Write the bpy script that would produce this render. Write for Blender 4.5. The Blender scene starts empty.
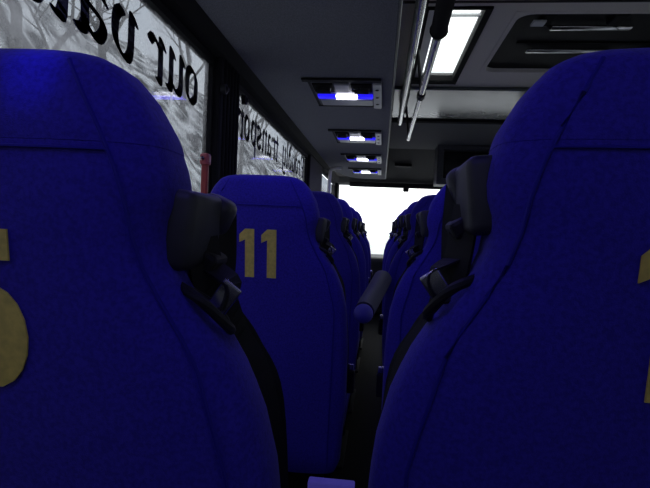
import bpy, bmesh, math, random
from math import sin, cos, pi, radians, atan2, hypot
from mathutils import Vector, Matrix
random.seed(7)
SC = bpy.context.scene
COL = SC.collection
EYE = 1.05                                   # the camera's height above the bus floor

# ------------------------------------------------------------------ camera
cd = bpy.data.cameras.new('camera'); cam = bpy.data.objects.new('camera', cd); COL.objects.link(cam)
cd.sensor_width = 36; cd.lens = 36*500/650; cd.clip_start = .02; cd.clip_end = 400
cam.matrix_world = (Matrix.Translation((0, 0, EYE)) @ Matrix.Rotation(radians(6.32), 4, 'Z')
                    @ Matrix.Rotation(radians(90-1.75), 4, 'X') @ Matrix.Rotation(radians(2.5), 4, 'Z'))
SC.camera = cam
# ------------------------------------------------------------------ sky, exposure
SC.view_settings.view_transform = 'Standard'; SC.view_settings.look = 'None'
SC.view_settings.gamma = 1; SC.view_settings.exposure = 0.3; SC.view_settings.use_curve_mapping = False
W = bpy.data.worlds.new('overcast_sky'); SC.world = W; W.use_nodes = True
nt = W.node_tree; bg = nt.nodes['Background']
tcn = nt.nodes.new('ShaderNodeTexCoord'); nz = nt.nodes.new('ShaderNodeTexNoise'); cr = nt.nodes.new('ShaderNodeValToRGB')
nz.inputs['Scale'].default_value = 2.5; nz.inputs['Detail'].default_value = 4
cr.color_ramp.elements[0].position = .3; cr.color_ramp.elements[0].color = (.78, .84, .92, 1)
cr.color_ramp.elements[1].position = .7; cr.color_ramp.elements[1].color = (1, 1, 1, 1)
nt.links.new(tcn.outputs['Generated'], nz.inputs['Vector']); nt.links.new(nz.outputs[0], cr.inputs[0])
nt.links.new(cr.outputs[0], bg.inputs[0]); bg.inputs[1].default_value = 2.3

# ------------------------------------------------------------------ materials
def mat(name, col, rough=.6, metal=0., noise=0., nscale=40., bump=0., bscale=300., emit=None, estr=0., sheen=0., spec=None, dark=None):
    m = bpy.data.materials.new(name); m.use_nodes = True
    t = m.node_tree; b = t.nodes['Principled BSDF']
    b.inputs['Base Color'].default_value = (*col, 1); b.inputs['Roughness'].default_value = rough
    b.inputs['Metallic'].default_value = metal
    if spec is not None: b.inputs['Specular IOR Level'].default_value = spec
    if sheen: b.inputs['Sheen Weight'].default_value = sheen; b.inputs['Sheen Roughness'].default_value = .4
    if emit: b.inputs['Emission Color'].default_value = (*emit, 1); b.inputs['Emission Strength'].default_value = estr
    tc = t.nodes.new('ShaderNodeTexCoord')
    if noise:
        n = t.nodes.new('ShaderNodeTexNoise'); n.inputs['Scale'].default_value = nscale; n.inputs['Detail'].default_value = 6
        r = t.nodes.new('ShaderNodeValToRGB')
        d = dark or tuple(c*(1-noise) for c in col)
        r.color_ramp.elements[0].position = .35; r.color_ramp.elements[0].color = (*d, 1)
        r.color_ramp.elements[1].position = .65; r.color_ramp.elements[1].color = (*[min(1, c*(1+noise*.5)) for c in col], 1)
        t.links.new(tc.outputs['Object'], n.inputs['Vector']); t.links.new(n.outputs[0], r.inputs[0]); t.links.new(r.outputs[0], b.inputs['Base Color'])
    if bump:
        n = t.nodes.new('ShaderNodeTexNoise'); n.inputs['Scale'].default_value = bscale; n.inputs['Detail'].default_value = 3
        k = t.nodes.new('ShaderNodeBump'); k.inputs['Strength'].default_value = bump; k.inputs['Distance'].default_value = .002
        t.links.new(tc.outputs['Object'], n.inputs['Vector']); t.links.new(n.outputs[0], k.inputs['Height']); t.links.new(k.outputs[0], b.inputs['Normal'])
    return m

def glass(name, tint, dirt=0., dirtcol=(.6, .62, .65), dscale=3.):
    m = bpy.data.materials.new(name); m.use_nodes = True; t = m.node_tree
    t.nodes.remove(t.nodes['Principled BSDF']); out = t.nodes['Material Output']
    tr = t.nodes.new('ShaderNodeBsdfTransparent'); tr.inputs[0].default_value = (*tint, 1)
    gl = t.nodes.new('ShaderNodeBsdfGlossy'); gl.inputs['Roughness'].default_value = .03
    mx = t.nodes.new('ShaderNodeMixShader'); mx.inputs[0].default_value = .05
    t.links.new(tr.outputs[0], mx.inputs[1]); t.links.new(gl.outputs[0], mx.inputs[2]); last = mx
    if dirt:
        tc = t.nodes.new('ShaderNodeTexCoord'); n = t.nodes.new('ShaderNodeTexNoise'); n.inputs['Scale'].default_value = dscale
        n.inputs['Detail'].default_value = 8; n.inputs['Roughness'].default_value = .7
        r = t.nodes.new('ShaderNodeMapRange'); r.inputs['From Min'].default_value = .3; r.inputs['From Max'].default_value = .75
        r.inputs['To Min'].default_value = 0; r.inputs['To Max'].default_value = dirt
        tl = t.nodes.new('ShaderNodeBsdfTranslucent'); tl.inputs[0].default_value = (*dirtcol, 1)
        m2 = t.nodes.new('ShaderNodeMixShader')
        t.links.new(tc.outputs['Object'], n.inputs['Vector']); t.links.new(n.outputs[0], r.inputs['Value']); t.links.new(r.outputs[0], m2.inputs[0])
        t.links.new(mx.outputs[0], m2.inputs[1]); t.links.new(tl.outputs[0], m2.inputs[2]); last = m2
    t.links.new(last.outputs[0], out.inputs['Surface']); return m

FAB = mat('blue_seat_cloth', (.036, .024, .36), .85, noise=.25, nscale=260, bump=.35, bscale=900, sheen=.12, spec=.2)
PIPE = mat('blue_piping', (.016, .010, .26), .6, spec=.2)
BLK = mat('black_plastic', (.014, .014, .017), .6, noise=.3, nscale=60, spec=.25)
BELTM = mat('belt_webbing', (.009, .009, .013), .7, spec=.2, bump=.3, bscale=1500)
HOUS = mat('belt_housing_plastic', (.020, .020, .030), .5, noise=.2, nscale=60)
ARMG = mat('grey_armrest_vinyl', (.07, .07, .10), .6)
GREYP = mat('dark_grey_plastic', (.075, .075, .085), .45, noise=.2, nscale=50)
METAL = mat('seat_frame_metal', (.012, .012, .014), .7, spec=.2)
YEL = mat('yellow_number_vinyl', (.68, .53, .11), .6, noise=.15, nscale=120)
RACK = mat('rack_carpet', (.30, .30, .315), .95, noise=.3, nscale=350, bump=.4, bscale=700)
CEIL = mat('ceiling_lining', (.86, .80, .74), .8, noise=.12, nscale=400, bump=.2, bscale=600)
CEILD = mat('ceiling_front_panel', (.17, .17, .17), .8, noise=.15, nscale=300)
GLOSSP = mat('glossy_grey_panel', (.13, .145, .145), .16, noise=.08, nscale=8)
WALLM = mat('side_wall_lining', (.05, .05, .06), .8, noise=.2, nscale=200)
FLOORM = mat('floor_vinyl', (.008, .008, .009), .8, noise=.3, nscale=90, spec=.1)
CHROME = mat('brushed_steel', (.72, .72, .72), .22, 1., noise=.1, nscale=50)
WHITEP = mat('white_painted_tube', (.7, .7, .7), .3)
SILV = mat('silver_bezel', (.55, .55, .56), .35, .3)
RED = mat('red_hammer_plastic', (.30, .015, .02), .4, noise=.1)
RUB = mat('rubber_seal', (.010, .010, .011), .8, spec=.15)
LETM = mat('black_window_vinyl', (.012, .014, .014), .6)
HEAD = mat('front_header_lining', (.035, .035, .037), .8)
HATP = mat('hatch_black', (.006, .006, .007), .6, spec=.2)
CAPB = mat('armrest_cap_blue', (.06, .05, .36), .6)
LEDW = mat('lamp_diffuser_white', (.9, .9, .9), .4, emit=(.85, .85, 1.), estr=7.)
LEDB = mat('lamp_strip_blue', (.02, .02, .4), .5, emit=(.02, .012, 1.), estr=.75)
LAV = mat('aisle_lamp_blue', (.08, .07, .3), .6, emit=(.10, .08, .5), estr=.2)
GT = glass('tinted_side_glass', (.42, .44, .46), .34, (.66,.66,.69), 8.0)
GC = glass('clear_windscreen_glass', (.95, .96, .95), 0)
GS = glass('frosted_skylight_glass', (.9, .93, .91), .2, (.9, .9, .9), 1.2)
ROAD = mat('pale_wet_road', (.42, .43, .45), .5, noise=.25, nscale=.6)
BANKM = mat('frosted_rocky_bank', (.80, .79, .77), .9, noise=.5, nscale=1.1, dark=(.03, .03, .03))
BARK = mat('winter_bark', (.16, .15, .14), .9, noise=.3, nscale=8)

# ------------------------------------------------------------------ mesh helpers
def link(name, bm, m, parent=None, loc=(0, 0, 0), smooth=False):
    me = bpy.data.meshes.new(name); bmesh.ops.recalc_face_normals(bm, faces=bm.faces[:]); bm.to_mesh(me); bm.free()
    me.materials.append(m)
    if smooth:
        for p in me.polygons: p.use_smooth = True
        try: me.set_sharp_from_angle(angle=radians(40))
        except Exception: pass
    o = bpy.data.objects.new(name, me); COL.objects.link(o); o.location = loc
    if parent is not None: o.parent = parent
    return o
def box(bm, x0, x1, y0, y1, z0, z1, bev=0., seg=2, M=None):
    b = bmesh.new(); bmesh.ops.create_cube(b, size=1)
    for v in b.verts: v.co = Vector(((x0+x1)/2+v.co.x*(x1-x0), (y0+y1)/2+v.co.y*(y1-y0), (z0+z1)/2+v.co.z*(z1-z0)))
    if bev: bmesh.ops.bevel(b, geom=b.edges[:], offset=bev, segments=seg, affect='EDGES', profile=.5)
    if M is not None: bmesh.ops.transform(b, matrix=M, verts=b.verts)
    merge(bm, b); return bm
def merge(bm, b):
    me = bpy.data.meshes.new('t'); b.to_mesh(me); b.free(); bm.from_mesh(me); bpy.data.meshes.remove(me)
def poly(bm, pts, axis='z', a=0., b=.01):
    """a prism: the outline pts swept along an axis from a to b"""
    f = {'z': lambda p, h: (p[0], p[1], h), 'y': lambda p, h: (p[0], h, p[1]), 'x': lambda p, h: (h, p[0], p[1])}[axis]
    A = [bm.verts.new(f(p, a)) for p in pts]; B = [bm.verts.new(f(p, b)) for p in pts]; n = len(pts)
    bm.faces.new(A); bm.faces.new(B[::-1])
    for i in range(n): bm.faces.new((A[i], A[(i+1) % n], B[(i+1) % n], B[i]))
    return bm
def smooth_path(P, n=6):
    P = [Vector(p) for p in P]; out = []
    for i in range(len(P)-1):
        a, b, c, d = P[max(0, i-1)], P[i], P[i+1], P[min(len(P)-1, i+2)]
        for k in range(n):
            t = k/n
            out.append(.5*((2*b)+(c-a)*t+(2*a-5*b+4*c-d)*t*t+(3*b-a-3*c+d)*t**3))
    out.append(P[-1]); return out
def tube(bm, P, r, n=10, flat=None, side=None):
    """round tube, or a ribbon when flat=(half width, half thickness) with its width along side"""
    P = [Vector(p) for p in P]; rings = []
    for i, p in enumerate(P):
        d = (P[min(i+1, len(P)-1)]-P[max(i-1, 0)]).normalized()
        u = Vector(side) if side is not None else (Vector((0, 0, 1)) if abs(d.z) < .9 else Vector((1, 0, 0)))
        u = (u-d*u.dot(d)).normalized(); v = d.cross(u)
        rr = r[i] if isinstance(r, (list, tuple)) else r
        if flat: ring = [p+u*flat[0]*sx+v*flat[1]*sy for sx, sy in ((-1, -1), (1, -1), (1, 1), (-1, 1))]
        else: ring = [p+(u*cos(2*pi*k/n)+v*sin(2*pi*k/n))*rr for k in range(n)]
        rings.append([bm.verts.new(q) for q in ring])
    m = len(rings[0])
    for a, b in zip(rings, rings[1:]):
        for k in range(m): bm.faces.new((a[k], a[(k+1) % m], b[(k+1) % m], b[k]))
    bm.faces.new(rings[0][::-1]); bm.faces.new(rings[-1]); return bm
def rrect(x0, x1, y0, y1, r, n=5):
    pts = []
    for cx, cy, a0 in ((x1-r, y1-r, 0), (x0+r, y1-r, 90), (x0+r, y0+r, 180), (x1-r, y0+r, 270)):
        for k in range(n+1):
            a = radians(a0+90*k/n); pts.append((cx+r*cos(a), cy+r*sin(a)))
    return pts
def empty(name, loc=(0, 0, 0)):
    o = bpy.data.objects.new(name, None); COL.objects.link(o); o.location = loc; o.empty_display_size = .1; return o
def tag(o, label=None, cat=None, group=None):
    if label: o['label'] = label
    if cat: o['category'] = cat
    if group: o['group'] = group
    return o
def struct(name, bm, m, loc=(0, 0, 0), smooth=False):
    o = link(name, bm, m, None, loc, smooth); o['kind'] = 'structure'; return o
B = bmesh.new

# Everything below is laid out with z = 0 at eye height; the last lines lift it so that the floor is z = 0.
FL = -EYE
# ------------------------------------------------------------------ outside
bm = B(); box(bm, -60, 60, -30, 160, FL-1.2, FL-1.0); struct('ground', bm, ROAD)
bm = B(); nx, ny = 26, 110; vs = []
for j in range(ny+1):
    row = []
    for i in range(nx+1):
        x = -5.5-i*.75; y = -12+j*1.2
        h = 16*(1-math.exp(-(i*.75)/7.0))+random.uniform(-.32, .32)*min(1, i/2)+.6*sin(y*.23)*min(1, i/4)
        row.append(bm.verts.new((x, y, FL-1.02+h)))
    vs.append(row)
for j in range(ny):
    for i in range(nx): bm.faces.new((vs[j][i], vs[j][i+1], vs[j+1][i+1], vs[j+1][i]))
struct('roadside_bank', bm, BANKM)
for nd in BANKM.node_tree.nodes:
    if nd.type == 'VALTORGB': nd.color_ramp.elements[0].position = .42; nd.color_ramp.elements[1].position = .60

def tree_mesh(seed):
    rnd = random.Random(seed); tr = B(); br = B()
    def grow(p, d, L, r, lvl):
        q = p+d*L*.5+Vector((rnd.uniform(-1, 1), rnd.uniform(-1, 1), 0))*L*.05; e = q+(d+Vector((rnd.uniform(-.2, .2), rnd.uniform(-.2, .2), .05))).normalized()*L*.5
        tube(tr if lvl == 0 else br, [p, q, e], [r, r*.82, r*.62], 5 if lvl < 2 else 3)
        if lvl == 4: return
        for k in range((4, 4, 4, 3)[lvl]):
            t = rnd.uniform(.45, 1) if k else 1
            s = p.lerp(e, t); a = rnd.uniform(0, 2*pi); w = rnd.uniform(.45, .95)
            nd = (d+Vector((cos(a), sin(a), rnd.uniform(-.1, .3)))*w).normalized()
            grow(s, nd, L*rnd.uniform(.55, .75), r*.5, lvl+1)
    grow(Vector((0, 0, 0)), Vector((0, 0, 1)), 3.2, .16, 0)
    return tr, br
protos = []
spots = [(-6.8, 8.7), (-9.4, 16.0), (-10.5, 25), (-8, 27.2), (-9.5, 37.5), (-8, 43.5)]
tlab = ['bare winter tree on the bank at the far left edge of the rear side window',
        'bare winter tree on the bank behind the first letters of valued',
        'bare winter tree on the bank behind the mirrored word our',
        'bare winter tree on the bank at the rear end of the forward side window',
        'bare winter tree on the bank at the middle of the forward side window',
        'bare winter tree on the bank behind the mirrored word Proudly']
for i, (x, y) in enumerate(spots):
    z = FL-1.02+16*(1-math.exp(-(-5.5-x)/7.0))+.6*sin(y*.23)-.5
    if i < 3:
        r = empty('bare_tree', (x, y, z)); a, b = tree_mesh(i+3)
        link('trunk', a, BARK, r); link('branches', b, BARK, r); protos.append(r)
    else:
        p = protos[i % 3]; r = p.copy(); COL.objects.link(r); r.location = (x, y, z); r.rotation_euler.z = i*1.3
        for c in list(p.children):
            k = c.copy(); COL.objects.link(k); k.parent = r
    tag(r, tlab[i], 'tree', 'bare trees on the roadside bank')

# ------------------------------------------------------------------ bus shell
XL, XR, YB, YF = -.615, 1.72, -.95, 6.7
WT, WB = .56, -.30                                    # window top and sill
bm = B(); box(bm, XL-.05, XR+.05, YB-.05, YF+.7, FL-.1, FL); struct('floor', bm, FLOORM)
def side_wall(name, x0, x1, openings, front=YF):
    b = B(); box(b, x0, x1, YB, front, FL, WB); box(b, x0, x1, YB, front, WT, .89)
    y = YB
    for a, c in openings: box(b, x0, x1, y, a, WB, WT); y = c
    box(b, x0, x1, y, front, WB, WT); return struct(name, b, WALLM)
L_OPEN = [(-.80, -.42), (-.18, 1.70), (1.99, 3.92), (4.75, 6.45)]
side_wall('wall_left', XL-.014, XL, L_OPEN)
side_wall('wall_right', XR, XR+.014, [(-.8, .4), (.7, 2.5), (2.8, 4.6), (4.9, 6.4)])
# left windows: glass with a black rubber seal
def window(name, x, y0, y1, seal_in, gm=GT):
    b = B(); box(b, x-.003, x+.003, y0, y1, WB, WT); o = struct(name, b, gm)
    s = B(); w = .018
    box(s, x-.01, seal_in, y0-w, y0+w*.4, WB-w, WT+w); box(s, x-.01, seal_in, y1-w*.4, y1+w, WB-w, WT+w)
    box(s, x-.01, seal_in, y0, y1, WB-w, WB+w*.4); box(s, x-.01, seal_in, y0, y1, WT-w*.3, WT+w)
    link('window_seal', s, RUB, o); return o
GX = XL-.008
win3 = window('window_3', GX, -.80, -.42, XL+.012)
win1 = window('window_1', GX, -.18, 1.70, XL+.012)
win2 = window('window_2', GX, 1.99, 3.92, XL+.012)
for i, (a, c) in enumerate([(-.8, .4), (.7, 2.5), (2.8, 4.6), (4.9, 6.4)]): window('window_%d' % (i+5), XR+.007, a, c, XR-.012)
# front left door leaf with a pane
bm = B(); box(bm, XL-.034, XL-.015, 4.80, 4.92, FL, WT); box(bm, XL-.034, XL-.015, 6.30, 6.42, FL, WT); box(bm, XL-.034, XL-.015, 4.8, 6.42, FL, WB)
d = struct('door_1', bm, BLK)
bm = B(); box(bm, XL-.026, XL-.022, 4.92, 6.30, WB, WT); link('door_pane', bm, GT, d)
# pillars and trim
bm = B(); box(bm, XL-.002, XL+.035, 1.705, 1.955, WB, .60, .012)
for y in (1.75, 1.79, 1.83, 1.87, 1.91): tube(bm, [(XL+.034, y, WB), (XL+.034, y, .6)], .008, 6)
struct('trim_1', bm, RUB)
for n, (a, c) in enumerate([(3.935, 4.74), (-.42, -.19), (6.46, 6.7)]):
    bm = B(); box(bm, XL-.002, XL+.035, a, c, WB if n else FL, .60, .012); struct('trim_%d' % (n+2), bm, RUB)
bm = B(); poly(bm, [(XL-.002, .575), (XL+.045, .585), (XL+.075, .63), (XL-.002, .66)], 'y', YB, 6.2); struct('trim_5', bm, RUB)
# small round curtain studs on the pillar edge
for (y, z, lab) in ((1.725, .475, 'small round black stud on the pillar edge beside the rear side window'), (1.985, .505, 'small round black stud on the pillar edge beside the forward side window')):
    b = B(); tube(b, [(XL+.034, y, z), (XL+.052, y, z)], .019, 12); tube(b, [(XL+.052, y, z), (XL+.060, y, z)], [.015, .006], 12)
    tag(link('pillar_stud', b, BLK, None, smooth=True), lab, 'stud', 'studs on the window pillar')
# rear wall with its window, unseen; set close and the window kept small to darken the seat backs
bm = B(); box(bm, XL-.06, XR+.06, YB-.06, YB, FL, .18); box(bm, XL-.06, XR+.06, YB-.06, YB, .5, .89)
box(bm, XL-.06, XL+.3, YB-.06, YB, .18, .5); box(bm, XR-.3, XR+.06, YB-.06, YB, .18, .5); struct('wall_rear', bm, WALLM)
bm = B(); box(bm, XL+.3, XR-.3, YB-.033, YB-.027, .18, .5); struct('window_9', bm, GT)

# ceiling with an opening for the skylight and a recess for the hatch
CZ = .85
SK = (.13, .365, 1.93, 2.87); HT = (.475, 1.36, 1.98, 2.70)
bm = B(); T = .89
box(bm, XL-.06, XR+.06, YB, SK[2], CZ, T)
box(bm, XL-.06, SK[0], SK[2], SK[3], CZ, T); box(bm, SK[1], HT[0], SK[2], SK[3], CZ, T)
box(bm, HT[0], HT[1], SK[2], HT[2], CZ, T); box(bm, HT[0], HT[1], HT[3], SK[3], CZ, T); box(bm, HT[0], HT[1], HT[2], HT[3], .925, .935)
box(bm, HT[1], XR+.06, SK[2], SK[3], CZ, T); box(bm, XL-.06, XR+.06, SK[3], 5.15, CZ, T)
struct('ceiling', bm, CEIL)
bm = B(); box(bm, .03, 1.28, 1.885, 1.897, CZ-.004, CZ+.002); struct('trim_6', bm, BLK)
bm = B(); box(bm, .03, 1.28, 2.955, 3.70, CZ-.022, CZ-.001, .012); struct('trim_7', bm, GLOSSP)
bm = B(); box(bm, .03, 1.28, 3.72, 3.80, CZ-.035, CZ-.001, .008); struct('trim_8', bm, RUB)
bm = B(); box(bm, .03, 1.28, 3.82, 5.15, CZ-.006, CZ-.001); struct('trim_9', bm, CEILD)
# front header sloping down to the windscreen, with a clock slot
bm = B(); poly(bm, [(5.15, .845), (5.15, 1.0), (6.13, 1.0), (6.13, .65)], 'x', .035, 1.28); poly(bm, [(6.13, .65), (6.13, 1.0), (6.75, 1.0), (6.75, .60), (6.35, .60)], 'x', XL-.06, XR+.06)
hd = struct('wall_front', bm, HEAD)
bm = B(); box(bm, .12, .30, 5.60, 5.68, .725, .755); link('vent_slot', bm, BLK, hd)

# skylight
sk = empty('skylight', ((SK[0]+SK[1])/2, (SK[2]+SK[3])/2, CZ)); ox, oy = -sk.location.x, -sk.location.y
def at0(b, o):                                        # shift geometry into the empty's own frame
    bmesh.ops.translate(b, verts=b.verts, vec=-Vector(o.location)); return b
b = B()
box(b, SK[0], SK[0]+.012, SK[2], SK[3], CZ-.006, .885); box(b, SK[1]-.016, SK[1]+.012, SK[2], SK[3], CZ-.010, .885, .003)
box(b, SK[0], SK[1], SK[2], SK[2]+.02, CZ-.006, .885); box(b, SK[0], SK[1]+.012, SK[3]-.05, SK[3]+.02, CZ-.012, .885, .003)
link('frame', at0(b, sk), RUB, sk)
b = B(); box(b, SK[0]+.012, SK[1]-.016, SK[2]+.02, SK[3]-.05, .868, .874); link('pane', at0(b, sk), GS, sk)
b = B(); box(b, SK[0]+.012, SK[0]+.05, SK[2]+.02, SK[3]-.05, .856, .867); box(b, SK[0]+.05, SK[1]-.016, SK[2]+.10, SK[2]+.112, .858, .867)
link('inner_rail', at0(b, sk), SILV, sk)
tag(sk, 'bright white skylight set in the ceiling behind the steel handrails', 'skylight')

# roof hatch
ht = empty('roof_hatch', (.93, 2.34, CZ))
b = B(); outer = rrect(HT[0]-.006, HT[1]+.006, HT[2]-.006, HT[3]+.006, .001); inner = rrect(HT[0]+.012, HT[1]-.012, HT[2]+.012, HT[3]-.012, .06)
n = len(outer); V = [[b.verts.new((p[0], p[1], z)) for p in pts] for pts, z in ((outer, CZ-.0005), (outer, CZ-.003), (inner, CZ-.004), (inner, .925))]
for k in range(n):
    for q in range(3): b.faces.new((V[q][k], V[q][(k+1) % n], V[q+1][(k+1) % n], V[q+1][k]))
link('hatch_rim', at0(b, ht), CEIL, ht)
b = B(); poly(b, rrect(HT[0]+.014, HT[1]-.014, HT[2]+.014, HT[3]-.014, .06), 'z', .866, .92); link('hatch_panel', at0(b, ht), HATP, ht)
for (y, xa, xb, z) in ((2.13, .64, .95, .850), (2.40, .62, .98, .854)):
    b = B(); box(b, xa, xb, y-.018, y+.018, z-.006, z+.006, .004); link('pull_bar', at0(b, ht), CHROME, ht, smooth=True)
for x in (.58, .84):
    b = B(); box(b, x, x+.05, 2.0, 2.10, .845, .87, .006); tube(b, [(x+.03, 2.10, .856), (x+.06, 2.13, .852)], .010, 8); link('latch', at0(b, ht), RUB, ht)
b = B(); box(b, .55, .60, 2.04, 2.09, .838, .846, .002); link('catch_plate', at0(b, ht), WHITEP, ht)
b = B(); box(b, .56, 1.2, 2.32, 2.34, .860, .868); link('groove', at0(b, ht), RUB, ht)
tag(ht, 'dark recessed roof hatch with two bright pull bars', 'roof hatch')

# television box at the front right
tv = empty('overhead_monitor', (.86, 5.0, .50))
b = B(); box(b, .50, 1.25, 4.86, 5.14, .47, .53, .01); box(b, .50, 1.25, 4.86, 5.14, .80, .849, .01); box(b, .50, .56, 4.86, 5.14, .5, .83, .012); box(b, 1.19, 1.25, 4.86, 5.14, .5, .83, .01)
box(b, .52, 1.23, 5.02, 5.13, .5, .84); link('housing', at0(b, tv), GREYP, tv)
b = B(); box(b, .575, 1.175, 4.96, 5.01, .535, .795, .004); link('screen', at0(b, tv), mat('dark_screen', (.01, .01, .012), .15), tv)
tag(tv, 'dark switched-off monitor in a grey housing hanging under the front ceiling', 'monitor')

# ------------------------------------------------------------------ luggage racks
def rack(x0, x1, s, label):
    o = empty('luggage_rack', ((x0+x1)/2, 2, .62))
    b = B(); y1 = 6.08 if s > 0 else 4.7
    pts = [(x0, YB+.02), (x1, YB+.02)]
    if s > 0:      # the inner front corner square, the window side swept in
        pts += [(x1, y1-.03)]+[(x1-.03, y1)]+[(x0+.32-.32*sin(radians(a)), y1-1.1+1.1*cos(radians(a))) for a in (0, 15, 30, 45, 60, 75, 90)]
    else:
        pts += [(x1, y1-1.1), (x1-.3, y1), (x0+.03, y1), (x0, y1-.03)]
    poly(b, pts, 'z', .622, .66); link('carpeted_underside', at0(b, o), RACK, o)
    xi = x1 if s > 0 else x0
    b = B(); box(b, xi-.03, xi-.002, YB+.02, y1-.05, .655, .845, .006); link('side_panel', at0(b, o), GREYP, o)
    b = B(); tube(b, [(xi+.002*s, YB+.03, .632), (xi+.002*s, y1-.04, .632)], .010, 8); link('edge_strip', at0(b, o), GREYP, o)
    return tag(o, label, 'luggage rack', 'overhead luggage racks')
rack(-.545, .018, 1, 'long grey carpeted overhead rack above the left windows, blue-lit lamps beneath')
rack(1.30, 1.715, -1, 'grey overhead rack along the right side wall')

# lamp and air units beneath the left rack
def lamp_unit():
    o = empty('reading_lamp_unit', (0, 0, 0)); w, l = .155, .21
    b = B(); outer = (-w, w, -l, l); t = .012
    box(b, -w, w, -l, -l+.016, -.004, .0, .001); box(b, -w, w, l-.016, l, -.008, .0, .001); box(b, -w, -w+.012, -l, l, -.006, .0, .001)
    box(b, -w-.02, w, -l-.03, -l+.002, -.010, .0, .002)  # wider dark strip on the near edge: the recess's shadow built as a shape
    link('bezel_and_shade_edge', b, BLK, o)
    b = B(); box(b, -w+.012, w-.035, -l+.016, l-.016, -.004, .001); link('base_plate', b, GREYP, o)
    b = B(); box(b, w-.035, w+.002, -l+.012, l-.002, -.016, .0, .003); e = link('end_plate', b, SILV, o)
    for y in (-.12, 0, .12):
        k = B(); tube(k, [(w-.017, y, -.015), (w-.017, y, -.0185)], .007, 10); link('button', k, BLK, e)
    for x in (-.095, .07):
        b = B(); box(b, x-.045, x+.045, -.175, -.055, -.010, .0, .004); nz_ = link('air_nozzle', b, RUB, o)
        k = B(); tube(k, [(x, -.115, -.008), (x, -.115, -.022)], [.036, .028], 16)
        for q in (-.02, 0, .02): box(k, x-.03, x+.03, -.115+q-.002, -.115+q+.002, -.026, -.018)
        link('vane', k, BLK, nz_)
    b = B(); box(b, -.045, .018, -.175, -.06, -.012, .0, .004); link('switch_plate', b, SILV, o)
    b = B(); box(b, -.05, .045, -.005, .028, -.020, -.001, .004); link('white_lens', b, LEDW, o)
    for x0, x1 in ((-.135, -.052), (.047, .118)):
        b = B(); box(b, x0, x1, -.010, .036, -.016, -.001, .003); link('blue_light_strip', b, LEDB, o)
    b = B(); box(b, -.13, .115, .065, .17, -.012, .0, .003); link('speaker_plate', b, SILV, o)
    return o
lu = lamp_unit(); LP = [2.30, 3.35, 4.33, 5.25, .95, -.1]
llab = ['nearest lamp and air unit in view under the rack, with bright blue strip', 'second lamp unit from the near end under the rack',
        'third lamp unit under the rack, small and silvery', 'farthest lamp unit at the front end of the rack', None, None]
for i, y in enumerate(LP):
    if i == 0: o = lu
    else:
        o = lu.copy(); COL.objects.link(o)
        for c in list(lu.children):
            k = c.copy(); COL.objects.link(k); k.parent = o
            for g in c.children:
                q = g.copy(); COL.objects.link(q); q.parent = k
    o.location = (-.183, y, .6205)
    tag(o, llab[i] or 'lamp and air unit under the rack, behind the picture and above the nearest seats', 'lamp unit', 'lamp units under the left rack')
    # the unit's own night light: a small blue lamp below its strip
    ld = bpy.data.lights.new('night_lamp', 'AREA'); ld.energy = .42; ld.color = (.12, .08, 1.); ld.shape = 'RECTANGLE'; ld.size = .20; ld.size_y = .07
    lo = bpy.data.objects.new('night_lamp', ld); COL.objects.link(lo); lo.parent = o; lo.location = (0, 0, -.03)
# narrow reading beam of the unit above the nearest left seat
sd = bpy.data.lights.new('reading_beam', 'SPOT'); sd.energy = 7; sd.color = (.03, .03, 1.); sd.spot_size = radians(5); sd.spot_blend = 1; sd.shadow_soft_size = .008
so = bpy.data.objects.new('reading_beam', sd); COL.objects.link(so); so.location = (-.16, -.1, .585)
so.rotation_euler = (Vector((-.246, .33, .098))-so.location).to_track_quat('-Z', 'Y').to_euler()

# ------------------------------------------------------------------ hand rails
ra = empty('overhead_handrail', (.095, 2.6, .75))
b = B(); tube(b, [(.094, .4, .75), (.094, 3.5, .75)], .018, 14); link('rail', at0(b, ra), CHROME, ra, smooth=True)
for y in (.6, 3.42):
    b = B(); tube(b, [(.094, y, .752), (.094, y, .85)], .011, 10); tube(b, [(.094, y, .838), (.094, y, .85)], .028, 14); link('bracket', at0(b, ra), BLK, ra, smooth=True)
b = B(); box(b, .116, .128, .5, 3.45, .80, .849, .002); link('backing_strip', at0(b, ra), RUB, ra)
tag(ra, 'long straight steel handrail under the ceiling, close beside the rack edge', 'handrail', 'steel handrails under the ceiling')
rb = empty('overhead_handrail', (.14, 2.3, .60))
b = B(); tube(b, [(.120, .5, .60), (.142, 1.52, .60)], .024, 14); tube(b, [(.142, 1.52, .60), (.143, 1.56, .60)], [.028, .017], 14); link('grip_sleeve', at0(b, rb), RUB, rb, smooth=True)
b = B(); tube(b, [(.143, 1.5, .60), (.146, 2.24, .60)], .0135, 14); link('rail', at0(b, rb), CHROME, rb, smooth=True)
b = B(); tube(b, [(.146, 2.20, .60), (.146, 2.26, .60)], .018, 14); link('joint_collar', at0(b, rb), BLK, rb, smooth=True)
b = B(); tube(b, [(.146, 2.26, .60), (.147, 3.22, .60)], .0115, 14); tube(b, [(.147, 3.22, .6), (.147, 3.27, .6)], .014, 12); link('rail', at0(b, rb), CHROME, rb, smooth=True)
for y in (2.235, 3.24):
    b = B(); tube(b, [(.147, y, .60), (.123, y, .797)], .007, 8); link('drop_bracket', at0(b, rb), BLK, rb, smooth=True)
tag(rb, 'lower steel handrail with a thick black grip sleeve at its near end', 'handrail', 'steel handrails under the ceiling')

# curved white pole beside the front door
b = B(); tube(b, smooth_path([(-.53, 4.95, -1.0), (-.53, 4.95, 0), (-.53, 4.95, .52), (-.50, 4.97, .60), (-.42, 5.0, .612)], 6), .017, 12)
tag(link('grab_pole', b, WHITEP, None, smooth=True), 'pale curved grab pole beside the front left door', 'grab pole')

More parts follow.
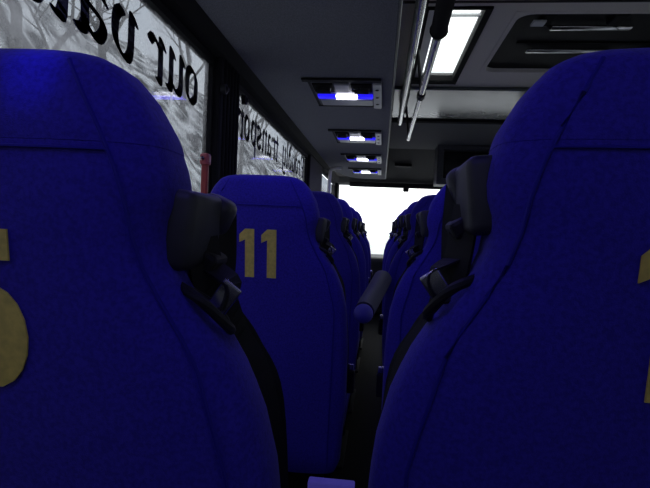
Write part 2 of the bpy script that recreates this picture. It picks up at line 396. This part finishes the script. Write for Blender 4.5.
# red emergency hammer
hm = empty('emergency_hammer', (XL+.03, 1.64, .2))
b = B(); box(b, XL+.006, XL+.030, 1.624, 1.640, .06, .20, .006); link('handle', at0(b, hm), RED, hm)
b = B(); box(b, XL+.003, XL+.034, 1.614, 1.650, .195, .235, .008); h = link('hammer_head', at0(b, hm), mat('hammer_head_pink', (.38, .06, .08), .4), hm)
b = B(); tube(b, [(XL+.018, 1.603, .215), (XL+.018, 1.583, .215)], [.008, .001], 8); link('steel_tip', at0(b, hm), CHROME, h)
tag(hm, 'small red emergency hammer clipped to the pillar beside the side window', 'hammer')

# ------------------------------------------------------------------ windscreen, dashboard
bm = B(); box(bm, XL-.04, XR+.04, 6.72, 6.728, -.55, .66); struct('window_4', bm, GC)
bm = B(); box(bm, XL-.06, XR+.06, 6.2, 7.2, FL, -.33, .05); struct('dashboard', bm, BLK)
bm = B(); box(bm, XL-.06, XL+.02, 6.62, 6.78, -.32, .66, .01); struct('trim_10', bm, BLK)
bm = B(); box(bm, XR-.02, XR+.06, 6.62, 6.78, -.32, .66, .01); struct('trim_11', bm, BLK)
vz = empty('windscreen_blind', (.1, 6.3, .58))
b = B(); tube(b, [(-.42, 6.3, .582), (.95, 6.3, .582)], .024, 12); link('blind_roll', at0(b, vz), BLK, vz, smooth=True)
b = B(); box(b, -.42, .95, 6.29, 6.31, .545, .575, .003); link('pull_bar', at0(b, vz), BLK, vz)
tag(vz, 'black rolled-up sun blind across the top of the windscreen', 'blind')
mr = empty('interior_mirror', (.28, 6.25, .52))
b = B(); box(b, .245, .315, 6.22, 6.25, .495, .545, .012); link('mirror_body', at0(b, mr), BLK, mr)
b = B(); tube(b, [(.28, 6.24, .53), (.28, 6.28, .59)], .006, 8); link('stalk', at0(b, mr), BLK, mr)
tag(mr, 'small black mirror hanging below the blind at the windscreen top', 'mirror')

# ------------------------------------------------------------------ writing on the windows
G = {
 'o': (.76, [[(.17,.2),(.17,.78),(.38,.98),(.59,.8),(.59,.22),(.38,.02),(.17,.2)]]),
 'u': (.86, [[(.06,.9),(.16,1),(.16,.2),(.32,0),(.58,.2)], [(.50,.92),(.60,1),(.60,.1),(.72,0)]]),
 'r': (.66, [[(.05,.9),(.17,1),(.17,.06),(.26,0)], [(.17,.72),(.42,1),(.58,.86)]]),
 't': (.56, [[(.22,1.28),(.22,.15),(.36,0),(.52,.12)], [(.02,.95),(.48,.95)]]),
 'a': (.84, [[(.12,.82),(.36,1),(.57,.8),(.57,.12),(.72,0)], [(.57,.6),(.18,.42),(.15,.18),(.32,0),(.57,.2)]]),
 'n': (.84, [[(.04,.9),(.15,1),(.15,.06),(.24,0)], [(.15,.72),(.42,1),(.58,.82),(.58,.08),(.70,0)]]),
 's': (.70, [[(.58,.84),(.36,1),(.14,.8),(.22,.58),(.50,.42),(.58,.2),(.36,0),(.08,.16)]]),
 'p': (.84, [[(.04,.9),(.16,1),(.16,-.48)], [(.16,.74),(.42,1),(.62,.76),(.62,.22),(.42,0),(.16,.18)]]),
 'i': (.42, [[(.06,.9),(.17,1),(.17,.1),(.30,0)], [(.15,1.32),(.20,1.27)]]),
 'g': (.84, [[(.60,.9),(.36,1),(.15,.8),(.15,.22),(.36,0),(.60,.18)], [(.60,1),(.60,-.28),(.40,-.46),(.12,-.36)]]),
 'v': (.80, [[(.06,.92),(.17,1),(.19,.22),(.34,0),(.62,.28),(.62,.8),(.46,1)]]),
 'l': (.44, [[(.08,1.42),(.18,1.52),(.18,.12),(.32,0)]]),
 'd': (.84, [[(.16,1.5),(.60,1.0),(.60,.2),(.38,0),(.15,.22),(.15,.68),(.38,.95),(.58,.8)]]),
 'y': (.84, [[(.06,.92),(.16,1),(.16,.25),(.32,.05),(.58,.2)], [(.50,.92),(.60,1),(.60,-.2),(.38,-.46),(.14,-.38)]]),
 'e': (.70, [[(.16,.45),(.56,.62),(.54,.84),(.36,1),(.15,.78),(.15,.22),(.34,0),(.58,.16)]]),
 'P': (1.08, [[(.05,1.2),(.30,1.45),(.30,.15),(.12,0)], [(.30,1.3),(.62,1.5),(.86,1.25),(.84,.85),(.56,.66),(.30,.75)], [(.12,.02),(.48,.06)]]),
}
def hull2(P):
    P = sorted(set((round(a, 6), round(b, 6)) for a, b in P)); L = []
    def half(Q):
        h = []
        for p in Q:
            while len(h) > 1 and (h[-1][0]-h[-2][0])*(p[1]-h[-2][1])-(h[-1][1]-h[-2][1])*(p[0]-h[-2][0]) <= 0: h.pop()
            h.append(p)
        return h[:-1]
    return half(P)+half(P[::-1])
NA = radians(38); NIB = [(cos(a)*.125*cos(NA)-sin(a)*.045*sin(NA), cos(a)*.125*sin(NA)+sin(a)*.045*cos(NA)) for a in [2*pi*k/10 for k in range(10)]]
def write(words, y0, sy, split):
    parts = {0: B(), 1: B()}; y = y0
    for ch in words:
        if ch == ' ': y -= .55*sy; continue
        w, strokes = G[ch]
        bmx = parts[0 if y < split else 1]
        for s in strokes:
            s = [(v.x, v.y) for v in smooth_path([(p[0], p[1], 0) for p in s], 4)]
            for p, q in zip(s, s[1:]):
                H = hull2([(p[0]+a, p[1]+c) for a, c in NIB]+[(q[0]+a, q[1]+c) for a, c in NIB])
                poly(bmx, [(y-hx*sy, .382+hz*.105) for hx, hz in H], 'x', GX+.0036, GX+.0044)
        y -= w*sy
    return parts, y
p1, e1 = write('Proudly', 3.86, .157, 1.84)
p2, e2 = write('transporting', 2.89, .142, 1.84)
p3, e3 = write('our', 1.605, .160, 1.84)
p4, e4 = write('valued', 1.185, .158, 1.84)
for p, w, lab in ((p1[1], win2, 'mirrored black word Proudly'), (p2[1], win2, 'mirrored black word transporting'), (p2[0], win1, 'last mirrored letter of transporting'), (p3[0], win1, 'mirrored black word our'), (p4[0], win1, 'mirrored black word valued')):
    o = link('lettering', p, LETM, w); o['label'] = lab

# ------------------------------------------------------------------ seats
ZT = .124
def seat_w(z):          # half width of the backrest by height
    K = [(-.62, .215), (-.45, .226), (-.30, .226), (-.2, .219), (-.145, .206), (-.10, .186), (-.07, .163), (-.04, .145), (-.02, .138), (0, .138), (.02, .144), (.04, .142), (.068, .133), (.095, .118), (.113, .102), (.121, .085), (.1245, .060)]
    if z <= K[0][0]: return K[0][1]
    for (a, wa), (b_, wb) in zip(K, K[1:]):
        if z <= b_: t = (z-a)/(b_-a); return wa+(wb-wa)*t
    return K[-1][1]
def seat_t(z):          # half thickness
    return .052 if z < .0 else .052-.012*min(1, z/.1)**2 if z < .1 else (.0375*(max(0, 1-((z-.1)/.0262)**2))**.5 + .0025)
LEAN = .13
def yc(z): return (ZT-z)*LEAN
NS = 48
def section(z, k, w=None, t=None):
    w = w or seat_w(z); t = t or seat_t(z); a = 2*pi*k/NS; e = .55
    c, s = cos(a), sin(a)
    x = w*math.copysign(abs(c)**e, c); y = t*math.copysign(abs(s)**e, s)
    return Vector((x, yc(z)+.05+y, z))
def back_mesh(z0, z1, n, grow=0., topcap=True):
    b = B(); rings = []
    for i in range(n+1):
        u = i/n
        z = z0+(z1-z0)*(1-(1-u)**1.6)
        d = 0
        if u == 0: d = .012
        w = seat_w(z)+grow-d; t = seat_t(z)+grow-d
        # a soft inward dish on the sitter's side
        R = [section(z, k, w, t) for k in range(NS)]
        for p in R:
            f = (p.y-yc(z)-.05)/max(t, .001)
            if f > .3: p.y -= .018*max(0, 1-(abs(p.x)/(w*.75))**2)
        rings.append([b.verts.new(p) for p in R])
    for r1, r2 in zip(rings, rings[1:]):
        for k in range(NS): b.faces.new((r1[k], r1[(k+1) % NS], r2[(k+1) % NS], r2[k]))
    b.faces.new(rings[0][::-1]); b.faces.new(rings[-1]); return b
def rear_y(x, z, off=0.):
    w, t = seat_w(z), seat_t(z); e = 2/.55
    q = max(0, 1-(abs(x)/w)**e)**(1/e)
    return yc(z)+.05-t*q-off
def digit(b, ch, cx, z0, h):
    w = h*.44; s = h*.19; th = .0016
    def P(pts):
        A = [b.verts.new((x, rear_y(x, z, .0004), z)) for x, z in pts]; C = [b.verts.new((x, rear_y(x, z, .0004+th), z)) for x, z in pts]; n = len(pts)
        b.faces.new(A); b.faces.new(C[::-1])
        for i in range(n): b.faces.new((A[i], A[(i+1) % n], C[(i+1) % n], C[i]))
    def arc(ax, az, rx, rz, a0, a1, n=14):
        for i in range(n):
            u, v = radians(a0+(a1-a0)*i/n), radians(a0+(a1-a0)*(i+1)/n)
            P([(ax+rx*cos(u), az+rz*sin(u)), (ax+rx*cos(v), az+rz*sin(v)), (ax+(rx-s)*cos(v), az+(rz-s)*sin(v)), (ax+(rx-s)*cos(u), az+(rz-s)*sin(u))])
    if ch == '1':
        P([(cx+.001, z0), (cx+.001+s, z0), (cx+.001+s, z0+h), (cx+.001, z0+h)])
        P([(cx-.0135, z0+h*.72), (cx+.001, z0+h*.78), (cx+.001, z0+h), (cx-.0135, z0+h*.88)])
    if ch == '5':
        cx -= .004; P([(cx-w*.42, z0+h-s), (cx+w*.30, z0+h-s), (cx+w*.30, z0+h), (cx-w*.42, z0+h)])
        P([(cx-w*.46, z0+h*.46), (cx-w*.46+s, z0+h*.50), (cx-w*.42+s*.9, z0+h), (cx-w*.42, z0+h)]); P([(cx-w*.46, z0+h*.46), (cx-w*.20, z0+h*.44), (cx-w*.15, z0+h*.64), (cx-w*.46+s, z0+h*.58)])
        arc(cx-.002, z0+h*.33, w*.54, h*.33, 118, -155)
    if ch == '6':
        arc(cx, z0+h*.31, w*.5, h*.31, 0, 360, 24); arc(cx+.004, z0+h*.5, w*.55, h*.5, 75, 180)
    if ch == '2':
        arc(cx, z0+h*.72, w*.5, h*.28, -20, 170); P([(cx-w*.5, z0), (cx+w*.5, z0), (cx+w*.5, z0+s), (cx-w*.5, z0+s)])
        P([(cx-w*.5, z0+s*.6), (cx-w*.1, z0+s*.9), (cx+w*.5, z0+h*.62), (cx+w*.2, z0+h*.66)])
SEAM = [(-.62, .185), (-.2, .192), (-.10, .166), (-.07, .148), (-.04, .130), (-.01, .121), (.02, .117), (.05, .108), (.115, .074)]
def interp(K, z):
    if z <= K[0][0]: return K[0][1]
    for (a, wa), (b_, wb) in zip(K, K[1:]):
        if z <= b_: return wa+(wb-wa)*(z-a)/(b_-a)
    return K[-1][1]
def make_seat(side, num=None, recline=0.):
    """side = +1: belt on the seat's right shoulder, -1: on its left"""
    r = empty('bus_seat', (0, 0, 0))
    link('backrest', back_mesh(-.64, .058, 34), FAB, r, smooth=True)
    b = B(); rings = []                                 # headrest, a touch fuller than the back beneath its seam
    ZS = [.052, .0555, .062] + [.062+(.1243-.062)*(1-(1-i/16)**1.9) for i in range(1, 17)]
    for i, z in enumerate(ZS):
        g = (-.003, 0.0005, .001)[i] if i < 3 else .001*(1-(i-2)/16)
        rings.append([b.verts.new(section(z, k, seat_w(z)+g, seat_t(z)+g)) for k in range(NS)])
    for r1, r2 in zip(rings, rings[1:]):
        for k in range(NS): b.faces.new((r1[k], r1[(k+1) % NS], r2[(k+1) % NS], r2[k]))
    b.faces.new(rings[0][::-1]); b.faces.new(rings[-1]); link('headrest', b, FAB, r, smooth=True)
    for s in (-1, 1):                                   # side seams of the rear panel
        b = B(); P = []
        for i in range(31):
            z = .112-.73*i/30; x = s*min(seat_w(z)-.012, interp(SEAM, z)); P.append((x, rear_y(x, z, .0009), z))
        tube(b, P, .0017, 6); link('seam_piping', b, PIPE, r, smooth=True)
    b = B(); P = [(x/20, rear_y(x/20, .05, .0012), .05) for x in [2.12*k/10 for k in range(-10, 11)]]; tube(b, P, .0012, 6); link('seam_piping', b, PIPE, r, smooth=True)
    if num:
        for k, ch in enumerate(num):
            b = B(); digit(b, ch, -.031+.0545*k, -.126, .118); link('number', b, YEL, r)
    # cushion, frame, legs
    b = B(); box(b, -.215, .215, .21, .64, -.62, -.50, .04, 4); link('cushion', b, FAB, r, smooth=True)
    b = B(); box(b, -.20, .20, .15, .62, -.65, -.615, .008); link('seat_frame', b, METAL, r)
    for s in (-1, 1):
        b = B(); tube(b, [(s*.15, .22, -.64), (s*.15, .24, FL+.012)], .018, 10); tube(b, [(s*.15, .56, -.64), (s*.15, .52, FL+.012)], .018, 10)
        box(b, s*.15-.03, s*.15+.03, .18, .58, FL+.001, FL+.014, .003); link('leg', b, METAL, r, smooth=True)
    # belt reel housing on the shoulder, hooked over the narrow neck of the back
    s = side
    zo = .000 if s > 0 else .022
    b = B(); box(b, -.020, .020, -.034, .040, -.034, .028, .008, 4, Matrix.Translation((s*.136, yc(0)+.066, zo)) @ Matrix.Rotation(s*radians(6), 4, 'Y')); hs = link('belt_housing', b, HOUS, r, smooth=True)
    b = B(); box(b, -.014, .016, -.016, .016, -.016, .018, .009, 4, Matrix.Translation((s*.146, yc(0)+.110, zo+.010)) @ Matrix.Rotation(s*radians(24), 4, 'Y')); link('housing_cap', b, HOUS, hs, smooth=True)
    b = B(); box(b, -.012, .012, -.018, .018, -.010, .006, .004, 2, Matrix.Translation((s*.152, yc(0)+.085, zo-.026)) @ Matrix.Rotation(s*radians(30), 4, 'Y')); link('belt_guide', b, BLK, hs)
    W2 = lambda z, d=0: (s*(seat_w(z)-d), yc(z)+.098, z)
    b = B(); tube(b, smooth_path([(s*.150, yc(0)+.07, zo-.01), (s*.158, yc(0)+.075, -.05), W2(-.09, .012), W2(-.15, .012), W2(-.3, .012), W2(-.45, .012), (s*.205, .24, -.60)], 6), 0, flat=(.018, .0012), side=(.5*s, 1, 0)); link('shoulder_belt', b, BELTM, r)
    b = B(); tube(b, smooth_path([(s*.152, yc(0)+.12, zo+.012), (s*.154, yc(0)+.118, zo-.025), (s*.156, yc(0)+.115, -.07), (s*.178, .145, -.11), (s*.200, .16, -.17), (s*.205, .20, -.34)], 6), 0, flat=(.014, .0012), side=(.7*s, 1, 0)); link('shoulder_belt', b, BELTM, r)
    b = B(); tube(b, smooth_path([(s*.142, .06, -.046), (s*.165, .050, -.056), (s*.180, .07, -.078), (s*.172, .10, -.085), (s*.160, .09, -.065), (s*.142, .06, -.046)], 6), .0042, 8); link('belt_loop', b, BLK, r, smooth=True)
    b = B(); tube(b, smooth_path([(s*.150, .095, -.030), (s*.176, .090, -.046), (s*.168, .085, -.066), (s*.146, .080, -.060)], 5), 0, flat=(.012, .001), side=(.2, 1, .3)); fold = link('belt_fold', b, BELTM, r)
    b = B(); box(b, -.009, .009, -.002, .002, -.014, .014, .0015, 2, Matrix.Translation((s*.172, .082, -.058)) @ Matrix.Rotation(s*radians(35), 4, 'Y')); link('belt_tongue', b, CHROME, fold)
    b = B(); box(b, -.014, .014, -.010, .010, -.035, .03, .005, 2, Matrix.Translation((s*.228, .22, -.42))); bk = link('buckle', b, BLK, r)
    b = B(); box(b, -.010, .010, -.006, .006, .0, .018, .002, 2, Matrix.Translation((s*.228, .22, -.39))); link('buckle_tongue', b, CHROME, bk)
    return r
protoL = make_seat(1); protoR = make_seat(-1)
def copy_tree(p):
    r = p.copy(); COL.objects.link(r)
    for c in list(p.children):
        k = c.copy(); COL.objects.link(k); k.parent = r
        for g in c.children:
            q = g.copy(); COL.objects.link(q); q.parent = k
    return r
def add_number(r, num):
    for k, ch in enumerate(num):
        b = B(); digit(b, ch, -.031+.0545*k, -.126, .118); link('number', b, YEL, r)
XS = -.296
LEFT = [(XS, .310, -.002, '15', 'huge nearest left bus seat, blue, showing the edge of a yellow 5'),
        (XS, 1.165, 0, '11', 'blue bus seat with the yellow number 11 on its back'),
        (XS, 1.93, .022, None, 'blue bus seat directly in front of the seat numbered 11'),
        (XS+.005, 2.55, .036, None, 'blue bus seat in the left row, its corner standing against the windscreen'),
        (XS, 3.35, .036, None, 'blue bus seat far along the left row, second from its front end'),
        (XS, 4.05, .036, None, 'foremost blue bus seat in the left row, beside the front door')]
RIGHT = [(.221, .345, .013, '16', 'huge nearest right bus seat, blue, with a sliver of yellow number at the picture edge'),
         (.248, 1.14, .004, None, 'blue bus seat seen just beyond the left edge of the huge right seat'),
         (.250, 1.88, .022, None, 'third blue bus seat in the right row, dark belts tangled at its shoulder'),
         (.250, 2.50, .036, None, 'blue bus seat in the right row with its flat top against the windscreen'),
         (.250, 3.30, .036, None, 'blue bus seat far along the right row, second from its front end'),
         (.250, 4.05, .036, None, 'foremost blue bus seat in the right row')]
seats = {}
for nm, proto, rows in (('L', protoL, LEFT), ('R', protoR, RIGHT)):
    for i, (x, y, dz, num, lab) in enumerate(rows[::-1]):
        r = proto if i == len(rows)-1 else copy_tree(proto)
        r.location = (x, y, dz)
        seats[nm+str(len(rows)-1-i)] = r
        tag(r, lab, 'bus seat', 'blue bus seats in the left row' if nm == 'L' else 'blue bus seats in the right row')
for nm, rows in (('L', LEFT), ('R', RIGHT)):
    for i, row in enumerate(rows):
        if row[3]: add_number(seats[nm+str(i)], row[3])
# raised rows stand on a low wheel-arch step
bm = B(); box(bm, XL, .50, 1.80, 4.60, FL, FL+.020, .004); struct('floor_step', bm, FLOORM)
# blue aisle lamp under the seat numbered 11
b = B(); box(b, .150, .262, .0, .03, -.640, -.604, .004); o = link('aisle_lamp', b, LAV, seats['L1']); o['label'] = 'small glowing blue lamp at the base of the seat'
# half-raised armrest of the third right-hand seat
b = B(); tube(b, smooth_path([(-.235, .02, -.20), (-.262, -.08, -.245), (-.292, -.19, -.292)], 5), [.035]*10+[.034], 14); ar = link('armrest', b, ARMG, seats['R2'], smooth=True)
b = B(); bmesh.ops.create_uvsphere(b, u_segments=16, v_segments=10, radius=.033, matrix=Matrix.Translation((-.296, -.21, -.300)))
link('armrest_cap', b, CAPB, ar, smooth=True)

# ------------------------------------------------------------------ lift everything so that the bus floor is z = 0
for o in COL.objects:
    if o.parent is None and o is not cam: o.location.z += EYE
